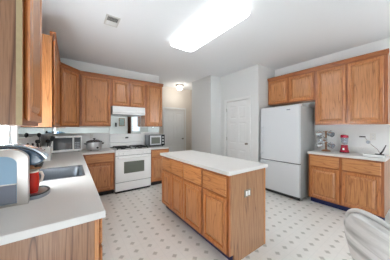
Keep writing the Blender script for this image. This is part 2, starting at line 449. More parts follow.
def door(name, loc, deg, w, h, knob_left, recess=0.03):
    root = bpy.data.objects.new(name, None); COL.objects.link(root); root['kind'] = 'structure'
    root.location = loc; root.rotation_euler = (0, 0, math.radians(deg))
    bm = sixpanel(nb(), w, h-0.012, 0.035)
    bmesh.ops.translate(bm, verts=bm.verts, vec=(0, recess, 0.008))
    bmesh.ops.recalc_face_normals(bm, faces=bm.faces)
    obj('door_leaf', bm, 'door', root)
    bm = nb(); g = 0.06
    for x0, x1, z0, z1 in ((-g, -0.002, 0, h+g), (w+0.002, w+g, 0, h+g), (-0.002, w+0.002, h+0.002, h+g)):
        box(bm, x0, x1, -0.016, -0.0005, z0, z1, bev=0.004)
    obj('casing', bm, 'trim', root)
    kx = 0.07 if knob_left else w-0.07
    bm = nb(); lathe(bm, [(0, 0), (0.026, 0), (0.026, 0.006), (0.011, 0.010), (0.010, 0.03), (0.024, 0.038), (0.028, 0.052), (0.022, 0.064), (0, 0.068)], n=20)
    rot_copy(bm, Matrix.Translation((kx, recess, 1.0)) @ Matrix.Rotation(PI/2, 4, 'X'))
    obj('door_knob', bm, 'brass', root, True)
    hx = w-0.004 if knob_left else 0.004
    for z in (0.22, h/2+0.05, h-0.22):
        bm = nb(); tube(bm, [(hx, recess-0.005, z-0.045), (hx, recess-0.005, z+0.045)], 0.006, 8)
        obj('hinge', bm, 'brass', root)
    return root
door('door_1', (CX, DY1-0.006, 0), -90, DY1-DY0-0.012, DZ-0.004, False)
# hallway door sits in front of the far wall
door('door_2', (2.60, YH-0.068, 0), 0, 0.80, 2.06, False)

# ------------------------------------------------------------------ ceiling fittings
t = thing('fluorescent_ceiling_light', 'long white fluorescent ceiling light with rounded corners over the island', 'ceiling light', (1.57, 1.965, ZC), 0)
def rrect(x0, x1, y0, y1, r, n=6):
    pts = []
    for cx, cy, a in ((x1-r, y1-r, 0), (x0+r, y1-r, 90), (x0+r, y0+r, 180), (x1-r, y0+r, 270)):
        for k in range(n+1):
            q = math.radians(a+90*k/n); pts.append((cx+r*math.cos(q), cy+r*math.sin(q)))
    return pts
LW, LL = 0.232, 0.66
obj('base_pan', prism(nb(), rrect(-LW+0.01, LW-0.01, -LL+0.01, LL-0.01, 0.07), 'z', -0.02, -0.0005), 'trim', t)
obj('side_band', prism(nb(), rrect(-LW, LW, -LL, LL, 0.08), 'z', -0.060, -0.0205), 'side_glow', t)
bm = nb()
lv = []
for ins, z in ((0.004, -0.0605), (0.004, -0.066), (0.02, -0.078), (0.05, -0.085)):
    lv.append([bm.verts.new((p[0], p[1], z)) for p in rrect(-LW+ins, LW-ins, -LL+ins, LL-ins, 0.08-ins*0.4)])
for a, b in zip(lv, lv[1:]):
    for i in range(len(a)): bm.faces.new((a[i], a[(i+1) % len(a)], b[(i+1) % len(a)], b[i]))
bm.faces.new(lv[-1]); bm.faces.new(list(reversed(lv[0])))
obj('diffuser', bm, 'diffuser', t, True)

t = thing('hallway_flush_lamp', 'small lit ceiling lamp with white glass in the hallway beyond', 'ceiling light', (2.98, 5.06, ZC))
obj('lamp_base', lathe(nb(), [(0, -0.0005), (0.14, -0.0005), (0.14, -0.02), (0.11, -0.04), (0, -0.04)]), 'brass', t, True)
obj('lamp_shade', lathe(nb(), [(0, -0.041), (0.095, -0.041), (0.10, -0.10), (0.085, -0.15), (0.05, -0.17), (0, -0.175)]), 'hallglass', t, True)
area_l = bpy.data.lights.new('hallway_lamp_light', 'POINT'); area_l.energy = 5; area_l.color = (1, 0.95, 0.88); area_l.shadow_soft_size = 0.1
lo = bpy.data.objects.new('hallway_lamp_light', area_l); COL.objects.link(lo); lo.location = (2.98, 5.06, ZC-0.32)

t = thing('ceiling_vent', 'square ceiling air vent, half dark and half pale, beside the fluorescent light', 'vent', (0.445, 2.57, ZC), 0)
bm = nb()
for a in ((-0.085, 0.085, -0.12, -0.10), (-0.085, 0.085, 0.10, 0.12), (-0.085, -0.065, -0.10, 0.10), (0.065, 0.085, -0.10, 0.10)):
    box(bm, *a, -0.012, -0.0005, bev=0.002)
obj('vent_frame', bm, 'vent', t)
obj('throat', B(-0.065, 0.065, -0.10, 0.10, -0.004, -0.001), 'vent_dark', t)
for k in range(9):
    bm = B(-0.064, 0.064, -0.009, 0.009, -0.0008, 0.0008)
    a = math.radians(24 if k < 5 else -40)
    rot_copy(bm, Matrix.Translation((0, -0.088+k*0.022, -0.010)) @ Matrix.Rotation(a, 4, 'X'))
    obj('louver', bm, 'vent', t)

# ------------------------------------------------------------------ cabinets
def base_cabinet(label, loc, deg, w, cols, depth=0.60, h=0.874, toe='dark_vinyl', end_l=None, end_r=None, name='base_cabinet', back=True, group=None, ctop=None):
    """cols: list of (x0,x1,kind). Local: x along the front, y inwards, front frame at y=0"""
    t = thing(name, label, 'cabinet', loc, deg, group)
    bm = nb()
    x0 = 0.018 if end_l else 0.0; x1 = w-0.018 if end_r else w
    box(bm, x0, x1, 0.02, depth, 0.10, ctop or h-0.001)
    obj('carcass', bm, 'oak', t)
    # face frame
    xs = [0]+[v for c in cols for v in (c[0], c[1])]+[w]
    for i in range(0, len(xs), 2):
        obj('stile', B(xs[i], xs[i+1], 0.0, 0.0195, 0.10, h-0.001), 'oak_frame_shaded', t)
    for c in cols:
        for z0, z1 in ((0.10, 0.135), (0.672, 0.702), (h-0.035, h-0.001)):
            obj('rail', B(c[0], c[1], 0.0, 0.0195, z0, z1), 'oak_frame_shaded_h', t)
    for c in cols:
        ov = 0.011
        obj('drawer', slab(nb(), c[0]-ov, c[1]+ov, 0.694, h-0.024, -0.0235), 'oak_h', t)
        cab_door(c[0]-ov, c[1]+ov, 0.122, 0.674, -0.0235, t)
    obj('toe_kick', B(0.004, w-(0.02 if end_r else 0.004), 0.072, 0.088, 0.0, 0.0995), toe, t)
    return t

def wall_cabinet(label, loc, deg, w, h, cols, depth=0.31, name='wall_cabinet', crown=True, end_l=None, end_r=None, group=None, crown_ext=(0.012, 0.012), raw=False):
    t = thing(name, label, 'cabinet', loc, deg, group)
    obj('carcass', B(0.0, w, 0.0195, depth, 0, h), 'oak', t)
    xs = [0]+[v for c in cols for v in (c[0], c[1])]+[w]
    for i in range(0, len(xs), 2):
        if xs[i+1]-xs[i] > 0.002: obj('stile', B(xs[i], xs[i+1], 0.0, 0.0193, 0.0, h), 'oak_frame_shaded', t)
    for c in cols:
        for z0, z1 in ((0.0, 0.035), (h-0.05, h)): obj('rail', B(c[0], c[1], 0.0, 0.0193, z0, z1), 'oak_frame_shaded_h', t)
    for c in cols:
        cab_door(c[0]-0.012, c[1]+0.012, 0.022, h-0.035, -0.0235, t)
    if end_l: obj('end_panel', B(-0.006, -0.0003, 0.0195 if raw else 0.0, depth, 0, h), end_l, t)
    if raw: obj('edge_strip', B(-0.006, -0.0003, -0.002, 0.0192, 0, h), 'raw_edge', t)
    if end_r: obj('end_panel', B(w+0.0003, w+0.006, 0.0, depth, 0, h), end_r, t)
    if crown:
        prof = [(-0.001, h-0.022), (-0.010, h-0.018), (-0.012, h+0.004), (-0.026, h+0.030), (-0.034, h+0.034), (-0.034, h+0.050), (0.02, h+0.050), (0.02, h+0.0005), (-0.001, h+0.0005)]
        bm = prism(nb(), prof, 'x', -crown_ext[0], w+crown_ext[1])
        obj('crown', bm, 'oak_frame_shaded_h', t)
    return t

# left wall (faces +X): local x -> +Y
UZ = 1.395
XF = -0.194
wall_cabinet('oak wall cabinet nearest the camera, its side panel filling the top left', (XF, 1.147, UZ), 90, 0.49, 1.10, [(0.045, 0.45)], depth=0.268, end_l='oak_side_shaded', crown=True, raw=True)
wall_cabinet('oak wall cabinet between the sink window and the corner cabinet', (XF, 2.66, UZ), 90, 1.20, 1.085, [(0.05, 0.575), (0.63, 1.15)], depth=0.268, end_l='oak')
# diagonal corner cabinet
dx, dy = 0.125-XF, 4.222-3.865
dl = math.hypot(dx, dy); da = math.degrees(math.atan2(dy, dx))
t = wall_cabinet('narrow oak corner cabinet set diagonally above the microwave', (XF, 3.865, 1.41), da, dl, 1.09, [(0.055, dl-0.055)], depth=0.13, crown_ext=(0.0, 0.0))
# back wall
BZ = 1.425; YF = 4.222
wall_cabinet('tall oak wall cabinet between the corner cabinet and the short doors', (0.13, YF, BZ), 0, 0.575, 1.075, [(0.042, 0.548)], depth=0.31, crown_ext=(0.0, 0.0))
wall_cabinet('short two-door oak wall cabinet above the range hood', (0.707, YF, 1.885), 0, 0.775, 0.615, [(0.042, 0.372), (0.432, 0.755)], depth=0.31, crown_ext=(0.0, 0.0))
wall_cabinet('tall oak wall cabinet above the toaster oven, last before the hallway', (1.484, YF, BZ), 0, 0.466, 1.075, [(0.055, 0.442)], depth=0.31, crown_ext=(0.0, 0.02))
# right wall (faces -X): local x -> -Y
XU = 3.86
wall_cabinet('short two-door oak wall cabinet above the white refrigerator', (XU, 2.355, 1.935), -90, 0.985, 0.585, [(0.03, 0.45), (0.515, 0.955)], depth=0.305, crown_ext=(0.0, 0.0))
wall_cabinet('tall two-door oak wall cabinet over the red blender', (XU, 1.369, 1.445), -90, 0.955, 1.075, [(0.04, 0.455), (0.505, 0.90)], depth=0.305, crown_ext=(0.0, 0.012))

# base cabinets, back wall
YBF = 3.915
base_cabinet('oak base cabinet left of the white stove', (0.165, YBF, 0), 0, 0.562, [(0.055, 0.52)])
base_cabinet('oak base cabinet right of the white stove, under the toaster oven', (1.512, YBF, 0), 0, 0.478, [(0.035, 0.445)])
# left wall run
XLF = 0.125
t = base_cabinet('oak base cabinet ending the sink counter, broad end panel nearest the camera', (XLF, 1.12, 0), 90, 0.82, [(0.045, 0.385), (0.435, 0.775)], depth=0.585, end_l=True)
obj('end_panel', B(-0.004, 0.0175, 0.02, 0.585, 0.0, 0.873), 'oak_side_shaded', t)
obj('corner_trim', B(-0.006, 0.0, -0.001, 0.022, 0.10, 0.873, bev=0.002), 'oak', t)
base_cabinet('oak base cabinet holding the steel sink', (XLF, 1.945, 0), 90, 0.78, [(0.045, 0.365), (0.415, 0.735)], depth=0.585, name='sink_base_cabinet', ctop=0.72)
base_cabinet('oak base cabinet between the sink and the back corner', (XLF, 2.73, 0), 90, 1.12, [(0.045, 0.50), (0.55, 1.0)], depth=0.585)
# right wall run
XRF = 3.63; RT = 0.945
base_cabinet('oak base cabinet with two doors beside the refrigerator', (XRF, 1.39, 0), -90, 0.965, [(0.04, 0.445), (0.505, 0.925)], depth=0.53, h=RT-0.04, toe='navy')

# island
IX0, IX1, IY0, IY1, IZ = 1.236, 1.904, 1.164, 2.775, 0.954
iw = (IY1-0.03)-(IY0+0.025)
t = base_cabinet('oak kitchen island with four drawers over four doors', (IX0+0.03, IY1-0.03, 0), -90, iw,
    [(0.04, 0.355), (0.385, 0.70), (0.74, 1.115), (1.165, 1.52)], depth=IX1-IX0-0.055, h=IZ-0.04, toe='navy', end_r=True, name='kitchen_island')
dp = IX1-IX0-0.055
bm = prism(nb(), [(0.02, 0.10), (0.072, 0.10), (0.072, 0.0), (dp, 0.0), (dp, IZ-0.041), (0.02, IZ-0.041)], 'x', iw-0.0175, iw+0.002)
obj('end_panel', bm, 'oak_end_shaded', t)
obj('corner_trim', B(iw-0.003, iw+0.006, dp-0.02, dp+0.004, 0.0, IZ-0.041, bev=0.002), 'oak', t)
op = obj('outlet_plate', B(iw+0.0025, iw+0.009, 0.225, 0.335, 0.64, 0.72, bev=0.003), 'plate_tan', t)
for y in (0.247, 0.287):
    obj('socket', B(iw+0.009, iw+0.0115, y, y+0.028, 0.655, 0.705, bev=0.002), 'white', op)

# ------------------------------------------------------------------ worktops
def worktop_pts(label, loc, outline, z1, th=0.04, name='worktop'):
    t = thing(name, label, 'worktop', (0, 0, 0))
    return t
o = obj('island_worktop', B(IX0, IX1, IY0, IY1, IZ-0.0395, IZ, bev=0.005), 'laminate'); tag(o, 'long pale laminate worktop on the oak island', 'worktop')

SX0, SX1, SY0, SY1 = -0.37, 0.095, 2.02, 2.60
t = thing('sink_worktop', 'pale L-shaped laminate worktop around the steel sink', 'worktop', (0, 0, 0.914))
bm = nb()
xs = [XL+0.001, SX0, SX1, 0.155]; ys = [1.09, SY0, SY1, 3.885, 4.535]
grid = {}
def gv(x, y, z):
    k = (round(x, 4), round(y, 4), z)
    if k not in grid: grid[k] = bm.verts.new((x, y, z))
    return grid[k]
xs2 = xs+[0.729]
for z in (-0.0395, 0.0):
    for i in range(4):
        for j in range(4):
            if i == 3 and j < 3: continue
            if i == 1 and j == 1: continue
            bm.faces.new((gv(xs2[i], ys[j], z), gv(xs2[i+1], ys[j], z), gv(xs2[i+1], ys[j+1], z), gv(xs2[i], ys[j+1], z)))
bnd = [e for e in bm.edges if e.is_boundary and abs(e.verts[0].co.z) < 1e-6 and abs(e.verts[1].co.z) < 1e-6]
for e in bnd:
    a, b = e.verts
    bm.faces.new((a, b, gv(b.co.x, b.co.y, -0.0395), gv(a.co.x, a.co.y, -0.0395)))
bmesh.ops.recalc_face_normals(bm, faces=bm.faces)
ed = [e for e in bm.edges if abs(e.verts[0].co.z) < 1e-6 and abs(e.verts[1].co.z) < 1e-6 and len(e.link_faces) == 2 and abs(e.link_faces[0].normal.z-e.link_faces[1].normal.z) > 0.5]
bmesh.ops.bevel(bm, geom=ed, offset=0.004, segments=2, affect='EDGES', profile=0.5)
obj('slab', bm, 'laminate', t)
bm = nb()
box(bm, XL+0.001, XL+0.02, 1.09, 4.515, 0.0005, 0.10, bev=0.003); box(bm, XL+0.02, 0.729, 4.516, 4.535, 0.0005, 0.10, bev=0.003)
obj('backsplash', bm, 'splash', t)
t = thing('stove_side_worktop', 'short pale laminate worktop under the toaster oven', 'worktop', (0, 0, 0.914))
obj('slab', B(1.509, 2.01, 3.885, 4.535, -0.0395, 0.0, bev=0.004), 'laminate', t)
obj('backsplash', B(1.509, 1.999, 4.516, 4.535, 0.0005, 0.10, bev=0.003), 'splash', t)
t = thing('blender_worktop', 'pale laminate worktop beside the refrigerator holding the red blender', 'worktop', (0, 0, RT))
obj('slab', B(3.595, XR-0.003, 0.41, 1.405, -0.0395, 0.0, bev=0.005), 'laminate', t)
obj('backsplash', B(XR-0.024, XR-0.003, 0.41, 1.405, 0.0005, 0.10, bev=0.003), 'splash', t)

# sink
t = thing('sink', 'stainless steel sink sunk in the pale counter', 'sink', ((SX0+SX1)/2, (SY0+SY1)/2, 0.914))
hx, hy = (SX1-SX0)/2, (SY1-SY0)/2
bm = nb(); lv = []
for ins, z, r in ((-0.012, 0.0008, 0.03), (-0.012, 0.004, 0.03), (0.008, 0.004, 0.04), (0.014, -0.004, 0.045), (0.022, -0.03, 0.05), (0.03, -0.15, 0.055), (0.06, -0.175, 0.05)):
    lv.append([bm.verts.new((p[0], p[1], z)) for p in rrect(-hx+ins, hx-ins, -hy+ins, hy-ins, r)])
for a, b in zip(lv, lv[1:]):
    for i in range(len(a)): bm.faces.new((a[i], a[(i+1) % len(a)], b[(i+1) % len(a)], b[i]))
bm.faces.new(lv[-1])
obj('basin', bm, 'sink', t, True)
obj('drain', lathe(nb(), [(0, -0.173), (0.04, -0.173), (0.045, -0.1705), (0.03, -0.171), (0, -0.172)], 0, 0, 0, 20), 'chrome', t, True)

# ------------------------------------------------------------------ range, hood, mirrors
RX0, RX1, RYF = 0.733, 1.503, 3.872
t = thing('stove', 'white gas stove with grey oven window under the range hood', 'stove', ((RX0+RX1)/2, RYF, 0))
rw = (RX1-RX0)/2
obj('body', B(-rw, rw, 0.03, 0.655, 0.04, 0.885), 'white', t)
bm = nb(); box(bm, -rw, rw, -0.005, 0.60, 0.886, 0.918, bev=0.006)
obj('cooktop', bm, 'white', t)
bm = prism(nb(), [(0.601, 0.886), (0.60, 1.00), (0.612, 1.02), (0.60, 1.045), (0.605, 1.225), (0.62, 1.245), (0.655, 1.245), (0.655, 0.886)], 'x', -rw, rw)
bg_ = obj('backguard', bm, 'white', t)
obj('clock_display', B(-0.045, 0.03, 0.594, 0.602, 1.13, 1.165, bev=0.003), 'black', bg_)
for x in (-0.11, -0.08, 0.06, 0.09):
    obj('key', B(x-0.009, x+0.009, 0.598, 0.603, 1.135, 1.16, bev=0.002), 'plate', bg_)
obj('control_panel', prism(nb(), [(0.03, 0.80), (0.002, 0.80), (-0.006, 0.884), (0.03, 0.884)], 'x', -rw+0.001, rw-0.001), 'white', t)
for x in (-0.30, -0.21, 0.21, 0.30):
    bm = lathe(nb(), [(0, 0), (0.022, 0), (0.02, 0.02), (0.008, 0.022), (0, 0.022)], n=18)
    rot_copy(bm, Matrix.Translation((x, -0.002, 0.842)) @ Matrix.Rotation(PI/2, 4, 'X'))
    obj('knob', bm, 'white', t, True)
# oven door with window
bm = nb()
wx0, wx1, wz0, wz1 = -0.215, 0.225, 0.41, 0.66
for a in ((-rw+0.002, wx0, 0.235, 0.79), (wx1, rw-0.002, 0.235, 0.79), (wx0, wx1, 0.235, wz0), (wx0, wx1, wz1, 0.79)):
    box(bm, a[0], a[1], -0.004, 0.029, a[2], a[3])
d = obj('oven_door', bm, 'white', t)
obj('oven_window', B(wx0, wx1, 0.001, 0.012, wz0, wz1), 'oven_glass', d)
bm = nb(); tube(bm, [(-rw+0.05, -0.045, 0.755), (rw-0.05, -0.045, 0.755)], 0.013, 12)
for x in (-rw+0.06, rw-0.06): box(bm, x-0.014, x+0.014, -0.045, -0.004, 0.743, 0.767)
obj('handle', bm, 'white', d, True)
dr = obj('drawer', B(-rw+0.002, rw-0.002, -0.002, 0.029, 0.055, 0.222, bev=0.006), 'white', t)
obj('seam', B(-rw+0.004, rw-0.004, 0.012, 0.029, 0.791, 0.799), 'gasket', t)
obj('seam', B(-rw+0.004, rw-0.004, 0.012, 0.029, 0.223, 0.234), 'gasket', t)
obj('seam', B(-rw+0.004, rw-0.004, 0.5925, 0.6005, 0.9185, 0.935), 'gasket', t)
obj('plinth', B(-rw+0.01, rw-0.01, 0.035, 0.60, 0.0, 0.039), 'dark_vinyl', t)
for gx in (-0.19, 0.19):
    bm = nb()
    for x in (gx-0.14, gx+0.14): box(bm, x-0.006, x+0.006, 0.06, 0.55, 0.943, 0.957)
    for y in (0.06, 0.305, 0.55): box(bm, gx-0.146, gx+0.146, y-0.006, y+0.006, 0.943, 0.957)
    for y in (0.18, 0.43):
        box(bm, gx-0.14, gx-0.03, y-0.006, y+0.006, 0.943, 0.960); box(bm, gx+0.03, gx+0.14, y-0.006, y+0.006, 0.943, 0.960)
        box(bm, gx-0.006, gx+0.006, y-0.115, y-0.03, 0.943, 0.960); box(bm, gx-0.006, gx+0.006, y+0.03, y+0.115, 0.943, 0.960)
    for x in (gx-0.14, gx+0.14):
        for y in (0.066, 0.544): box(bm, x-0.007, x+0.007, y-0.007, y+0.007, 0.9185, 0.944)
    obj('burner_grate', bm, 'iron', t)
    for y in (0.18, 0.43):
        obj('burner', lathe(nb(), [(0, 0.9183), (0.05, 0.9183), (0.05, 0.928), (0.036, 0.930), (0.036, 0.938), (0, 0.939)], gx, y, 0, 20), 'iron', t, True)

t = thing('range_hood', 'white range hood under the short cabinet above the stove', 'range hood', (1.105, 0, 1.70))
hw = 0.366
bm = prism(nb(), [(4.19, 0.183), (4.184, 0.07), (4.172, 0.062), (4.172, 0.038), (4.195, 0.036), (4.195, 0.0), (4.53, 0.0), (4.53, 0.183)], 'x', -hw, hw)
obj('hood_shell', bm, 'white', t)
obj('filter', B(-hw+0.05, hw-0.05, 4.20, 4.48, -0.006, -0.0005), 'steel_dark', t)
for x in (0.16, 0.22):
    obj('switch', B(x-0.018, x+0.018, 4.180, 4.1872, 0.09, 0.11, bev=0.002), 'plate', t)

def mirror_panel(name, label, group=None, **k): ...
o = obj('mirror', B(0.736, 1.475, 4.528, 4.5385, 1.02, 1.69), 'mirror'); tag(o, 'square mirror panel on the wall between stove and range hood', 'mirror')
o = obj('mirror_strip', B(XL+0.012, 0.727, 4.530, 4.5385, 1.275, 1.40), 'mirror'); tag(o, 'long low mirror strip above the slow cooker and microwave', 'mirror')
o = obj('mirror_strip', B(1.485, 1.995, 4.530, 4.5385, 1.275, 1.415), 'mirror'); tag(o, 'short mirror strip above the toaster oven', 'mirror')
o = obj('mirror_strip', B(XL+0.0015, XL+0.010, 2.52, 4.50, 1.265, 1.385), 'mirror'); tag(o, 'mirror strip along the wall between the sink window and the corner', 'mirror')

def outlet(name, label, loc, deg, w=0.07, h=0.115, kind='outlet'):
    """local: plate in x-z, y=0 is the wall, towards -y is the room"""
    t = thing(name, label, kind, loc, deg)
    obj('plate', B(-w/2, w/2, -0.006, -0.0005, -h/2, h/2, bev=0.002), 'plate', t)
    for z in (-0.026, 0.026):
        s = obj('socket', B(-0.016, 0.016, -0.008, -0.006, z-0.014, z+0.014, bev=0.002), 'white', t)
        bm = nb(); box(bm, -0.008, -0.005, -0.0086, -0.008, z-0.005, z+0.006); box(bm, 0.005, 0.008, -0.0086, -0.008, z-0.005, z+0.006)
        obj('slot', bm, 'slot', s)
    return t
outlet('wall_outlet', 'white outlet plate on the wall behind the slow cooker', (0.36, YB, 1.195), 0)
outlet('wall_outlet', 'white outlet plate on the right wall above the flat white tray', (XR, 0.62, 1.235), -90)

# ------------------------------------------------------------------ refrigerator
t = thing('refrigerator', 'white bottom-freezer refrigerator with grey sides beside the oak cabinets', 'refrigerator', (3.44, 2.283, 0), -90)
FW = 0.81
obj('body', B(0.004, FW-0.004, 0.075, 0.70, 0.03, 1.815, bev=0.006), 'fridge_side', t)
dz = 0.70
d = obj('door', B(0, FW, 0.0, 0.068, dz+0.008, 1.82, bev=0.014, seg=3), 'fridge', t)
bm = nb()
for x, y, z0, z1 in ((0.045, -0.035, 0.80, 1.42),):
    box(bm, x-0.014, x+0.014, y-0.012, y+0.008, z0, z1, bev=0.006)
    box(bm, x-0.013, x+0.013, y, 0.0005, z0+0.01, z0+0.05); box(bm, x-0.013, x+0.013, y, 0.0005, z1-0.05, z1-0.01)
obj('handle', bm, 'fridge', d)
obj('badge', B(FW-0.235, FW-0.165, -0.003, 0.0, 1.735, 1.757, bev=0.0012), 'steel_dark', d)
f = obj('freezer_door', B(0, FW, 0.0, 0.068, 0.075, dz-0.008, bev=0.014, seg=3), 'fridge', t)
bm = nb(); box(bm, 0.10, FW-0.10, -0.04, -0.02, dz-0.075, dz-0.05, bev=0.006)
box(bm, 0.11, 0.14, -0.03, 0.0, dz-0.073, dz-0.052); box(bm, FW-0.14, FW-0.11, -0.03, 0.0, dz-0.073, dz-0.052)
obj('handle', B(-0.004, 0.13, -0.035, -0.0005, dz-0.052, dz-0.022, bev=0.006), 'fridge', f)
obj('gasket', B(0.006, FW-0.006, 0.020, 0.0735, dz-0.0078, dz+0.0078), 'gasket', t); bm.free()
obj('grille', B(0.02, FW-0.02, 0.05, 0.074, 0.012, 0.073), 'grille', t)
for x in (0.05, FW-0.05):
    for y in (0.10, 0.64): obj('foot', lathe(nb(), [(0, 0), (0.022, 0), (0.02, 0.029), (0, 0.029)], x, y, 0, 14), 'black', t)
bm = nb(); box(bm, FW-0.10, FW-0.01, 0.01, 0.12, 1.8205, 1.838, bev=0.004)
obj('hinge_cover', bm, 'fridge', t)

# ------------------------------------------------------------------ things on the back and left counters
# microwave, angled in the corner
CT = 0.9145
p0 = Vector((-0.315, 4.055)); p1 = Vector((0.165, 4.185)); dv = p1-p0; mwid = dv.length
t = thing('microwave', 'white microwave oven with dark glass angled into the counter corner', 'microwave', (p0.x, p0.y, CT), math.degrees(math.atan2(dv.y, dv.x)))
obj('case', B(0, mwid, 0.022, 0.30, 0.012, 0.318, bev=0.008), 'white', t)
bm = nb()
gx0, gx1, gz0, gz1 = 0.035, 0.335, 0.055, 0.285
for a in ((0, gx0, 0.014, 0.316), (gx1, 0.35, 0.014, 0.316), (gx0, gx1, 0.014, gz0), (gx0, gx1, gz1, 0.316)): box(bm, a[0], a[1], 0, 0.0215, a[2], a[3])
d = obj('door', bm, 'white', t)
obj('window', B(gx0, gx1, 0.004, 0.012, gz0, gz1), 'glass_dark', d)
c = obj('control_panel', B(0.352, mwid, 0.0, 0.0215, 0.014, 0.316, bev=0.003), 'white', t)
obj('keypad', B(0.362, mwid-0.022, -0.002, 0.0, 0.055, 0.285), 'glass_dark', c)
for i in range(3):
    for j in range(4):
        x = 0.374+i*0.029; z = 0.07+j*0.034
        obj('key', B(x, x+0.02, -0.0035, -0.002, z, z+0.02), 'steel_dark', c)
for x in (0.04, mwid-0.04):
    for y in (0.05, 0.27): obj('foot', lathe(nb(), [(0, 0), (0.014, 0), (0.014, 0.013), (0, 0.013)], x, y, 0, 12), 'black', t)

# slow cooker
t = thing('slow_cooker', 'oval steel slow cooker with black handles left of the stove', 'slow cooker', (0.385, 4.22, CT))
obj('base', lathe(nb(), [(0, 0.012), (0.125, 0.012), (0.138, 0.03), (0.145, 0.10), (0.147, 0.17), (0.14, 0.172), (0, 0.172)], sx=1.0, sy=0.82), 'steel', t, True)
obj('crock_rim', lathe(nb(), [(0, 0.173), (0.15, 0.173), (0.153, 0.18), (0.15, 0.188), (0, 0.188)], sx=1.0, sy=0.82), 'black', t, True)
l = obj('lid', lathe(nb(), [(0.146, 0.189), (0.12, 0.205), (0.07, 0.222), (0.0, 0.228), (0, 0.189)], sx=1.0, sy=0.82), 'clear', t, True)
obj('knob', lathe(nb(), [(0, 0.226), (0.014, 0.228), (0.012, 0.238), (0.028, 0.246), (0.024, 0.256), (0, 0.258)], n=18), 'black', l, True)
for s in (-1, 1):
    bm = nb(); tube(bm, [(s*0.138, -0.05, 0.14), (s*0.172, -0.045, 0.145), (s*0.180, 0, 0.147), (s*0.172, 0.045, 0.145), (s*0.138, 0.05, 0.14)], 0.010, 10)
    obj('handle', bm, 'black', t, True)
bm = lathe(nb(), [(0, 0), (0.022, 0), (0.02, 0.014), (0, 0.015)], n=18); rot_copy(bm, Matrix.Translation((0.05, -0.108, 0.06)) @ Matrix.Rotation(PI/2, 4, 'X'))
obj('dial', bm, 'black', t, True)
for k in range(4):
    a = PI/4+k*PI/2; obj('foot', lathe(nb(), [(0, 0), (0.012, 0), (0.012, 0.013), (0, 0.013)], 0.09*math.cos(a), 0.07*math.sin(a), 0, 10), 'black', t)

# toaster oven
t = thing('toaster_oven', 'black and steel toaster oven on the counter right of the stove', 'toaster oven', (1.565, 4.15, CT))
obj('shell', B(0, 0.425, 0.02, 0.33, 0.02, 0.30, bev=0.012), 'steel_dark', t)
fr = obj('face', B(0.0, 0.425, 0.0, 0.0195, 0.02, 0.30, bev=0.004), 'black', t)
bm = nb()
for a in ((0.02, 0.05, 0.045, 0.28), (0.285, 0.315, 0.045, 0.28), (0.05, 0.285, 0.045, 0.075), (0.05, 0.285, 0.235, 0.28)): box(bm, a[0], a[1], -0.014, -0.0005, a[2], a[3])
d = obj('door', bm, 'steel', t)
obj('window', B(0.05, 0.285, -0.010, -0.004, 0.075, 0.235), 'oven_glass', d)
bm = nb(); tube(bm, [(0.04, -0.04, 0.262), (0.295, -0.04, 0.262)], 0.008, 10); box(bm, 0.045, 0.06, -0.04, -0.014, 0.256, 0.268); box(bm, 0.275, 0.29, -0.04, -0.014, 0.256, 0.268)
obj('handle', bm, 'steel', d, True)
for z in (0.085, 0.16, 0.235):
    bm = lathe(nb(), [(0, 0), (0.024, 0), (0.021, 0.02), (0, 0.021)], n=18); rot_copy(bm, Matrix.Translation((0.37, -0.0005, z)) @ Matrix.Rotation(PI/2, 4, 'X'))
    obj('knob', bm, 'steel', t, True)
for x in (0.04, 0.385):
    for y in (0.05, 0.29): obj('foot', lathe(nb(), [(0, 0), (0.014, 0), (0.014, 0.021), (0, 0.021)], x, y, 0, 10), 'black', t)

